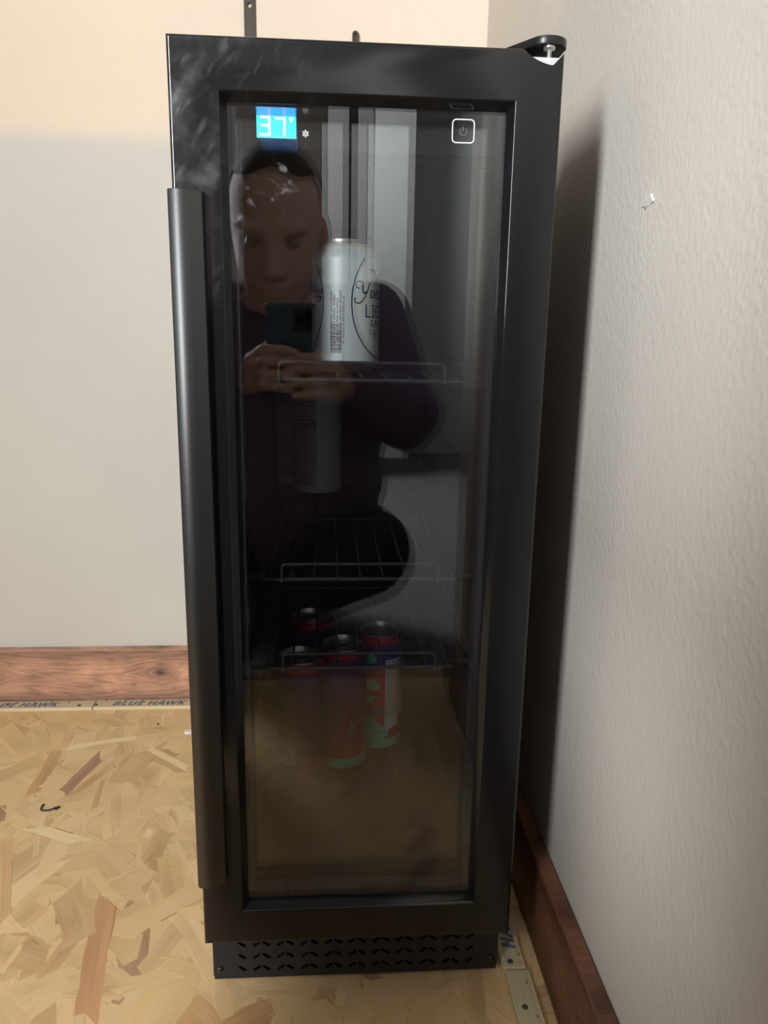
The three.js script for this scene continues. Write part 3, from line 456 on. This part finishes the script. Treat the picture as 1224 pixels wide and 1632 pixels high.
const slimC = slim((c, W, H) => { const x = U(-30, W); c.fillStyle = 'rgb(60,26,66)'; c.fillRect(0, H - 70, W, 70); c.globalAlpha = 0.4; c.fillStyle = 'rgb(40,30,54)'; c.fillRect(0, 90, W, H); c.globalAlpha = 1; panelText(c, x - 160, 130, 210, 240, 'rgb(84,78,88)'); panelText(c, x - 130, 500, 180, 140, 'rgb(196,192,198)'); });
const label = (t) => std({ map: t, roughness: 0.42, metalness: 0.1 });
// profile: radius of body R, height H, lid radius L, foot radius F
function makeCan(name, lbl, pos, turn, group, t, { R, H, L, F, foot, neck }, neckMat) {
  const g = thing(name, lbl, 'can', pos, turn, group), y0 = foot, y1 = H - neck;
  const bg = lathe([[R * 0.985, y0 - 0.0008], [R, y0 + 0.001], [R, y1 - 0.001], [R * 0.985, y1 + 0.001]], 64), bp = bg.attributes.position;
  for (let i = 0; i < bp.count; i++) bg.attributes.uv.setY(i, clamp((bp.getY(i) - y0) / (y1 - y0)));
  part('body', bg, t, g);
  part('base', lathe([[0, 0.006], [F * 0.8, 0.002], [F * 0.9, 0.0002], [F, 0], [F * 1.04, 0.0015], [R * 0.97, y0 - 0.002], [R * 0.985, y0 - 0.0008]], 48), M.alu, g);
  part('neck', lathe([[R * 0.985, y1 + 0.001], [R * 0.95, y1 + neck * 0.25], [L * 1.03, y1 + neck * 0.68], [L * 0.99, y1 + neck * 0.74]], 48), neckMat, g);
  part('lid', lathe([[L * 0.99, y1 + neck * 0.74], [L * 1.02, H - 0.0012], [L, H], [L * 0.94, H - 0.0006], [L * 0.9, H - 0.006], [L * 0.86, H - 0.0065], [L * 0.82, H - 0.0045], [0, H - 0.0045]], 48), M.alu, g);
  const s = new THREE.Shape(); s.absellipse(0, 0.002, 0.0078, 0.0115, 0, Math.PI * 2); const h = new THREE.Path(); h.absellipse(0, 0.007, 0.0044, 0.004, 0, Math.PI * 2); s.holes.push(h);
  part('pull_tab', new THREE.ExtrudeGeometry(s, { depth: 0.0009, bevelEnabled: true, bevelSize: 0.0004, bevelThickness: 0.0003, bevelSegments: 1, curveSegments: 14 }).rotateX(-Math.PI / 2).translate(0, H - 0.0035, 0), M.alu, g);
  return g;
}
const beerNeck = std({ map: neckTex, roughness: 0.35, metalness: 0.25 }), redNeck = std({ color: new THREE.Color(0.72, 0.04, 0.08), roughness: 0.25, metalness: 0.5 });
const CAN12 = { R: 0.033, H: 0.1235, L: 0.0265, F: 0.0245, foot: 0.009, neck: 0.0185 }, CAN16 = { R: 0.033, H: 0.157, L: 0.0265, F: 0.0245, foot: 0.009, neck: 0.014 }, SLIM = { R: 0.0287, H: 0.157, L: 0.0262, F: 0.0235, foot: 0.005, neck: 0.010 };
makeCan('beer_can', 'white and silver beer can with blue ovals on the top shelf', [-0.0135, 0.6149, -0.152], 0, undefined, label(beerTex), CAN12, beerNeck);
makeCan('tall_can', 'tall pale can with a nutrition panel on the middle shelf, the one in front', [-0.0475, 0.4319, -0.425], 0, 'tall cans on the middle shelf', label(tallTex), CAN16, beerNeck);
makeCan('tall_can', 'tall pale can on the middle shelf, half hidden behind the other on its left', [-0.075, 0.4319, -0.488], 0, 'tall cans on the middle shelf', label(tallTex), CAN16, beerNeck);
makeCan('slim_can', 'purple to crimson slim can with a small mint scribble, bottom of the fridge', [-0.0125, 0.13, -0.2395], 0, 'slim cans in the bottom of the fridge', label(slimA), SLIM, redNeck);
makeCan('slim_can', 'crimson slim can with mint shapes and white text panel, rightmost at the fridge bottom', [0.0345, 0.13, -0.284], 0, 'slim cans in the bottom of the fridge', label(slimB), SLIM, redNeck);
makeCan('slim_can', 'dark slim can with small white label near its foot, leftmost at the fridge bottom', [-0.0625, 0.13, -0.205], 0, 'slim cans in the bottom of the fridge', label(slimC), SLIM, redNeck);
makeCan('slim_can', 'slim can with a red shoulder at the back, behind the leftmost slim can', [-0.0545, 0.13, -0.335], 1.2, 'slim cans in the bottom of the fridge', label(slimC), SLIM, redNeck);

// ---------------------------------------------------------------- litter on the floor, chip on the wall
{
  const g = thing('twig', 'small curved black scrap lying on the strand board floor left of the fridge', 'scrap', [-0.42, 0, -0.342]);
  part('stem', tube([[-0.0095, 0.0014, -0.008], [-0.0108, 0.0014, -0.004], [-0.0098, 0.0014, 0.003], [-0.005, 0.0014, 0.0062], [0.002, 0.0014, 0.0055], [0.0085, 0.0018, 0.0025], [0.0135, 0.0018, -0.001]], 0.0011, 40, 8), M.matteBlack, g);
  part('barb', merge([rod([0.0075, 0.0016, -0.0005], [0.0115, 0.0022, 0.0055], 0.0011, 7), rod([0.012, 0.0016, -0.0025], [0.0145, 0.002, 0.0012], 0.001, 7)]), M.matteBlack, g);
  const chip = (name, label, cat, x, z, s, mat, seed) => { const R = mulberry(seed), sh = new THREE.Shape(); for (let k = 0; k < 9; k++) { const a = (k / 9) * 6.283, r = s * (0.7 + R() * 0.5); k ? sh.lineTo(Math.cos(a) * r * 1.3, Math.sin(a) * r) : sh.moveTo(Math.cos(a) * r * 1.3, Math.sin(a) * r); } const o = thing(name, label, cat, [x, 0, z]); part('flake', new THREE.ExtrudeGeometry(sh, { depth: s * 0.3, bevelEnabled: true, bevelSize: s * 0.12, bevelThickness: s * 0.1, bevelSegments: 1 }).rotateX(-Math.PI / 2).translate(0, s * 0.1, 0), mat, o); };
  chip('plaster_crumb', 'white crumb of plaster on the floor close to the left side of the fridge', 'crumb', -0.264, -0.543, 0.006, M.white, 3);
  chip('dirt_speck', 'tiny dark speck on the floor just in front of the back tack strip', 'speck', -0.3217, -0.574, 0.0017, M.matteBlack, 4);
  const w = thing('plaster_chip', 'small raised chip of paint on the right wall', 'chip', [0.212, 0.7527, 0.0244]);
  const s = new THREE.Shape(); s.moveTo(-0.0062, -0.002); s.lineTo(-0.002, 0.0012); s.lineTo(0.0058, 0.0032); s.lineTo(0.0054, -0.001); s.lineTo(0.001, -0.0035);
  part('flake', new THREE.ExtrudeGeometry(s, { depth: 0.0016, bevelEnabled: true, bevelSize: 0.0006, bevelThickness: 0.0005, bevelSegments: 2 }).scale(1.8, 1.0, 0.8).rotateY(-Math.PI / 2).rotateZ(0.5).translate(-0.0006, 0, 0), std({ color: new THREE.Color(0.72, 0.7, 0.65), roughness: 0.8 }), w);
  part('gouge', new THREE.SphereGeometry(0.0016, 10, 8).scale(0.4, 1.2, 0.8).translate(-0.0002, -0.004, -0.005), std({ color: new THREE.Color(0.2, 0.19, 0.17), roughness: 1 }), w);
}

// ---------------------------------------------------------------- lamp behind the half wall
{
  const t = thing('side_table', 'small white side table behind the half wall', 'table', [-0.9, 0, 3.13]);
  part('table_top', rb(-0.22, 0.22, 0.72, 0.745, -0.2, 0.2, 0.004), M.white, t);
  for (const [x, z] of [[-0.19, -0.17], [0.19, -0.17], [-0.19, 0.17], [0.19, 0.17]]) part('leg', rb(x - 0.018, x + 0.018, 0, 0.72, z - 0.018, z + 0.018, 0.003), M.white, t);
  const l = thing('table_lamp', 'steel reflector lamp on the side table behind the half wall', 'lamp', [-0.9, 0.745, 3.13]);
  part('base', lathe([[0, 0], [0.075, 0], [0.078, 0.012], [0.02, 0.025], [0.012, 0.06], [0.011, 0.5], [0, 0.505]], 36).translate(0, 0, 0.05), M.steel, l);
  const aim = new THREE.Group(); aim.name = 'head'; aim.position.set(0, 0.5503, 0); aim.rotation.set(0.035, Math.PI + 0.17 * -1, 0); l.add(aim);
  part('reflector', lathe([[0.0, -0.09], [0.03, -0.088], [0.045, -0.06], [0.07, 0.0], [0.085, 0.03], [0.083, 0.03], [0.068, 0.0], [0.043, -0.058], [0.028, -0.085], [0, -0.087]], 36).rotateX(Math.PI / 2), M.steel, aim);
  part('bulb', lathe([[0, -0.075], [0.012, -0.07], [0.018, -0.04], [0.02, -0.025], [0.014, -0.01], [0, -0.004]], 28).rotateX(Math.PI / 2), std({ color: 0xffffff, emissive: new THREE.Color(1, 0.72, 0.36), emissiveIntensity: 3 }), aim);
  const p = new THREE.SpotLight(new THREE.Color(1, 0.42, 0.0), 11.5, 0, 0.5, 0.8, 2); p.position.set(-0.9, 1.2953, 3.13); p.target.position.set(0.05, 1.1, -0.673); p.shadow.radius = 0.1; p.castShadow = true; scene.add(p); scene.add(p.target);
}
// ---------------------------------------------------------------- the photographer, seen in the glass
{
  const V = (x, y, z) => [x, y, z], sub = (a, b) => [a[0] - b[0], a[1] - b[1], a[2] - b[2]], dot = (a, b) => a[0] * b[0] + a[1] * b[1] + a[2] * b[2];
  const capsule = (p, [a, ra], [b, rb]) => { const pa = sub(p, a), ba = sub(b, a), h = clamp(dot(pa, ba) / dot(ba, ba)); return Math.hypot(pa[0] - ba[0] * h, pa[1] - ba[1] * h, pa[2] - ba[2] * h) - (ra + (rb - ra) * h); };
  const ellipsoid = (p, c, r) => { const x = (p[0] - c[0]) / r[0], y = (p[1] - c[1]) / r[1], z = (p[2] - c[2]) / r[2], k = Math.hypot(x, y, z); return (k - 1) * Math.min(...r); };
  const smin = (a, b, k) => { const h = Math.max(k - Math.abs(a - b), 0) / k; return Math.min(a, b) - h * h * k * 0.25; };
  // naive surface nets over a box of cells
  function nets(f, lo, hi, s) {
    const n = [0, 1, 2].map((i) => Math.ceil((hi[i] - lo[i]) / s) + 1), [nx, ny, nz] = n, val = new Float32Array(nx * ny * nz), id = (x, y, z) => x + nx * (y + ny * z);
    for (let z = 0; z < nz; z++) for (let y = 0; y < ny; y++) for (let x = 0; x < nx; x++) val[id(x, y, z)] = f([lo[0] + x * s, lo[1] + y * s, lo[2] + z * s]);
    const at = new Int32Array(nx * ny * nz).fill(-1), pos = [], idx = [];
    for (let z = 0; z < nz - 1; z++) for (let y = 0; y < ny - 1; y++) for (let x = 0; x < nx - 1; x++) {
      let cx = 0, cy = 0, cz = 0, k = 0; const c = (i) => val[id(x + (i & 1), y + ((i >> 1) & 1), z + (i >> 2))];
      for (let i = 0; i < 8; i++) for (const b of [1, 2, 4]) if (!(i & b)) { const u = c(i), w = c(i | b); if ((u < 0) !== (w < 0)) { const t = u / (u - w); cx += (i & 1) + (b === 1 ? t : 0); cy += ((i >> 1) & 1) + (b === 2 ? t : 0); cz += (i >> 2) + (b === 4 ? t : 0); k++; } }
      if (k) { at[id(x, y, z)] = pos.length / 3; pos.push(lo[0] + (x + cx / k) * s, lo[1] + (y + cy / k) * s, lo[2] + (z + cz / k) * s); }
    }
    const quad = (a, b, c, d, flip) => { if (a < 0 || b < 0 || c < 0 || d < 0) return; flip ? idx.push(a, c, b, a, d, c) : idx.push(a, b, c, a, c, d); };
    for (let z = 1; z < nz - 1; z++) for (let y = 1; y < ny - 1; y++) for (let x = 1; x < nx - 1; x++) {
      const v = val[id(x, y, z)] < 0;
      if (v !== val[id(x + 1, y, z)] < 0) quad(at[id(x, y - 1, z - 1)], at[id(x, y, z - 1)], at[id(x, y, z)], at[id(x, y - 1, z)], !v);
      if (v !== val[id(x, y + 1, z)] < 0) quad(at[id(x - 1, y, z - 1)], at[id(x - 1, y, z)], at[id(x, y, z)], at[id(x, y, z - 1)], !v);
      if (v !== val[id(x, y, z + 1)] < 0) quad(at[id(x - 1, y - 1, z)], at[id(x, y - 1, z)], at[id(x, y, z)], at[id(x - 1, y, z)], !v);
    }
    const g = new THREE.BufferGeometry(); g.setAttribute('position', new THREE.Float32BufferAttribute(pos, 3)); g.setIndex(idx); g.computeVertexNormals(); return g;
  }
  // joints
  const hip = V(-0.12, 0.17, 0.96), chest = V(-0.115, 0.49, 0.94), neck = V(-0.122, 0.725, 0.88), head = V(-0.125, 0.832, 0.785);
  const sh = [V(-0.32, 0.69, 0.90), V(0.055, 0.675, 0.92)], el = [V(-0.425, 0.635, 0.585), V(0.122, 0.50, 0.81)], wr = [V(-0.185, 0.575, 0.715), V(0.015, 0.572, 0.70)];
  const th = [V(-0.22, 0.18, 0.88), V(-0.02, 0.16, 0.95)], kn = [V(-0.40, 0.47, 0.55), V(0.035, 0.27, 0.64)], an = [V(-0.33, 0.07, 0.58), V(-0.25, 0.065, 0.73)];
  const torso = (p, e) => {
    let d = capsule(p, [hip, 0.15 + e], [chest, 0.14 + e]); d = smin(d, ellipsoid(p, [-0.13, 0.34, 0.90], [0.2 + e, 0.2 + e, 0.16 + e]), 0.08); d = smin(d, ellipsoid(p, [chest[0], 0.54, 0.93], [0.2 + e, 0.17 + e, 0.12 + e]), 0.06);
    for (const i of [0, 1]) d = smin(d, capsule(p, [[chest[0], 0.665, 0.905], 0.07 + e], [sh[i], 0.062 + e]), 0.05);
    return d;
  };
  const arm = (p, i, e, end = 1) => { const w = wr[i].map((v, k) => el[i][k] + (v - el[i][k]) * end); return smin(capsule(p, [sh[i], 0.064 + e], [el[i], 0.05 + e]), capsule(p, [el[i], 0.049 + e], [w, 0.029 + (1 - end) * 0.02 + e]), 0.02); };
  const leg = (p, i, e) => smin(capsule(p, [th[i], 0.098 + e], [kn[i], 0.068 + e]), capsule(p, [kn[i], 0.066 + e], [an[i], 0.042 + e]), 0.03);
  const headF = (p) => {
    const q = sub(p, head), c = Math.cos(0.42), s = Math.sin(0.42), y = q[1] * c + q[2] * s * -1, z = q[2] * c + q[1] * s, h = [q[0] / 1.1, y / 1.1, z / 1.1]; // bowed towards the phone
    let d = ellipsoid(h, [0, 0.03, 0.012], [0.075, 0.095, 0.098]); d = smin(d, ellipsoid(h, [0, -0.055, -0.03], [0.058, 0.066, 0.064]), 0.05); d = smin(d, ellipsoid(h, [0, -0.105, -0.062], [0.024, 0.018, 0.02]), 0.03);
    d = smin(d, capsule(h, [[0, 0.012, -0.083], 0.008], [[0, -0.032, -0.106], 0.0125]), 0.016); for (const e of [-1, 1]) { d = smin(d, ellipsoid(h, [e * 0.012, -0.035, -0.094], [0.009, 0.008, 0.01]), 0.008); d = smin(d, ellipsoid(h, [e * 0.034, 0.028, -0.079], [0.026, 0.008, 0.012]), 0.012); d = Math.max(d, -ellipsoid(h, [e * 0.033, 0.006, -0.093], [0.017, 0.011, 0.016])); d = smin(d, ellipsoid(h, [e * 0.079, -0.01, 0.012], [0.01, 0.032, 0.019]), 0.008); }
    d = smin(d, ellipsoid(h, [0, -0.062, -0.088], [0.024, 0.006, 0.01]), 0.006); d = smin(d, ellipsoid(h, [0, -0.074, -0.086], [0.02, 0.007, 0.01]), 0.005); d = Math.max(d, -ellipsoid(h, [0, -0.0675, -0.099], [0.02, 0.0018, 0.01]));
    return smin(d, capsule(p, [[head[0], head[1] - 0.06, head[2] + 0.05], 0.056], [neck, 0.06]), 0.04);
  };
  const body = (p) => { let d = torso(p, 0); d = smin(d, capsule(p, [neck, 0.058], [[head[0], 0.765, 0.845], 0.054]), 0.03); for (const i of [0, 1]) { d = smin(d, arm(p, i, 0), 0.03); d = smin(d, leg(p, i, 0), 0.03); d = smin(d, capsule(p, [an[i], 0.036], [[an[i][0] + (i ? -0.13 : 0.02), 0.042, an[i][2] - (i ? 0 : -0.04)], 0.028]), 0.03); } return d; };
  // hands: palm behind the phone's edge, fingers across its back, thumb in front of the screen
  const ph = V(-0.0905, 0.62, 0.636); // phone centre
  const hands = (i) => {
    const s = i ? 1 : -1, edge = ph[0] + s * 0.0445, yb = 0.562 + (i ? 0 : 0.012), palmA = V(edge + s * 0.027, yb, 0.676), palmB = V(edge + s * 0.022, yb + 0.028, 0.652);
    const chains = [[0.045, 0.062], [0.026, 0.068], [0.006, 0.063], [-0.013, 0.05]].map(([dy, L], k) => [[V(edge + s * 0.014, yb + dy, 0.645), 0.0092], [V(edge + s * 0.004, yb + dy + 0.006, 0.6225), 0.0088], [V(edge - s * (L * 0.5), yb + dy + 0.006 - k * 0.001, 0.6195), 0.0082], [V(edge - s * (L * 0.82), yb + dy + 0.001, 0.6215), 0.0072]]);
    const thumb = [[V(edge + s * 0.02, yb + 0.012, 0.668), 0.0125], [V(edge + s * 0.006, yb + 0.045, 0.662), 0.0105], [V(edge - s * 0.014, yb + 0.068, 0.6535), 0.009]];
    return (p) => {
      let d = smin(capsule(p, [palmA, 0.022], [palmB, 0.019]), capsule(p, [palmA, 0.022], [[wr[i][0], wr[i][1], wr[i][2]], 0.026]), 0.02);
      for (const ch of chains) { let f = 1; for (let k = 0; k < 3; k++) f = Math.min(f, capsule(p, ch[k], ch[k + 1])); d = smin(d, f, 0.006); }
      let t = 1; for (let k = 0; k < 2; k++) t = Math.min(t, capsule(p, thumb[k], thumb[k + 1])); return smin(d, t, 0.008);
    };
  };
  const person = thing('person', 'person in a dark purple top seated on the floor holding up a phone', 'person');
  const skin = std({ color: new THREE.Color(0.46, 0.28, 0.25), roughness: 0.6 }), top = std({ color: new THREE.Color(0.105, 0.07, 0.125), roughness: 0.9 }), denim = std({ color: new THREE.Color(0.012, 0.014, 0.028), roughness: 0.9 });
  const strip = (g) => { const h = g.clone(); if (h.attributes.uv) h.deleteAttribute('uv'); return h; };
  part('body', mergeGeometries([nets(body, [-0.62, 0, 0.4], [0.3, 0.79, 1.25], 0.012), nets(headF, [-0.265, 0.68, 0.61], [0.015, 1.02, 1.0], 0.004), nets(hands(0), [-0.26, 0.5, 0.6], [-0.07, 0.66, 0.76], 0.003), nets(hands(1), [-0.11, 0.5, 0.6], [0.08, 0.66, 0.76], 0.003)].map(strip)), skin, person);
  part('top', nets((p) => { let d = torso(p, 0.012); for (const i of [0, 1]) d = smin(d, arm(p, i, 0.013, 0.93), 0.03); d = smin(d, capsule(p, [neck, 0.064], [[neck[0], neck[1] - 0.03, neck[2] + 0.02], 0.08]), 0.03); d += 0.003 * Math.sin(p[1] * 60 + p[0] * 30); return Math.max(d, 0.09 - p[1], Math.min(p[1] - (0.69 + Math.max(0, Math.abs(p[0] + 0.125) - 0.05) * 0.9), 0.86 - p[2] > 0 ? 1 : p[1] - 0.75), p[1] - (0.76 + (p[2] - 0.88) * 0.5)); }, [-0.6, 0.05, 0.46], [0.3, 0.8, 1.25], 0.01), top, person);
  part('trousers', nets((p) => { let d = smin(capsule(p, [[hip[0] - 0.05, hip[1], hip[2]], 0.13], [[hip[0] + 0.05, hip[1], hip[2]], 0.13]), 1, 0.01); for (const i of [0, 1]) d = smin(d, leg(p, i, 0.012), 0.03); return Math.max(d, 0.004 - p[1]); }, [-0.64, -0.02, 0.4], [0.3, 0.62, 1.25], 0.012), denim, person);
  part('hair', nets((p) => { const q = sub(p, head), c = Math.cos(0.42), s = Math.sin(0.42), h = [q[0] / 1.1, (q[1] * c - q[2] * s) / 1.1, (q[2] * c + q[1] * s) / 1.1]; return Math.max(ellipsoid(h, [0, 0.033, 0.018], [0.079, 0.097, 0.1]), -(h[1] - 0.085 + Math.max(0, h[2]) * 1.1 + (h[2] < -0.02 ? h[2] * 0.1 : 0) + 0.0), -(h[2] + 0.05)) ; }, [-0.265, 0.72, 0.63], [0.015, 1.03, 1.0], 0.004), std({ color: new THREE.Color(0.03, 0.02, 0.016), roughness: 0.8 }), person);
  for (const e of [-1, 1]) { const c = Math.cos(0.42), s = Math.sin(0.42), y = 0.006, z = -0.078; part('eye', new THREE.SphereGeometry(0.0105, 16, 12).translate(head[0] + e * 0.0363, head[1] + 1.1 * (y * c + z * s), head[2] + 1.1 * (-y * s + z * c)), std({ color: new THREE.Color(0.25, 0.22, 0.2), roughness: 0.2 }), person); }
  // the phone
  const phone = thing('phone', 'dark blue phone held up in both hands, reflected in the glass', 'phone', ph, 0);
  phone.rotation.x = -0.1;
  part('case', new RoundedBoxGeometry(0.087, 0.162, 0.0095, 4, 0.0047), std({ color: new THREE.Color(0.03, 0.06, 0.10), roughness: 0.55 }), phone);
  part('screen', new RoundedBoxGeometry(0.08, 0.155, 0.001, 2, 0.0004).translate(0, 0, 0.0048), std({ color: 0x050505, roughness: 0.1, emissive: new THREE.Color(0.75, 0.62, 0.5), emissiveIntensity: 0.25 }), phone);
  const pl = new THREE.RectAreaLight(new THREE.Color(1, 0.8, 0.62), 0.35, 0.078, 0.15); pl.position.set(0, 0, 0.006); pl.rotation.y = Math.PI; phone.add(pl);
  part('camera_bump', new RoundedBoxGeometry(0.036, 0.037, 0.003, 3, 0.0014).translate(0.0195, 0.055, -0.0058), std({ color: new THREE.Color(0.02, 0.03, 0.05), roughness: 0.2 }), phone);
  for (const [x, y] of [[0.0275, 0.063], [0.0275, 0.046], [0.0115, 0.0545]]) part('lens', lathe([[0, 0.0016], [0.0055, 0.0016], [0.0068, 0.0018], [0.0072, 0.0014], [0.0072, 0], [0, 0]], 24).rotateX(-Math.PI / 2).translate(x, y, -0.0068), M.gloss, phone);
  part('ring', new THREE.TorusGeometry(0.025, 0.0009, 8, 48).translate(0, -0.005, -0.0048), M.matteBlack, phone);
}

scene.traverse((o) => { if (o.isMesh) { o.castShadow = true; o.receiveShadow = true; } });
renderer.render(scene, camera);
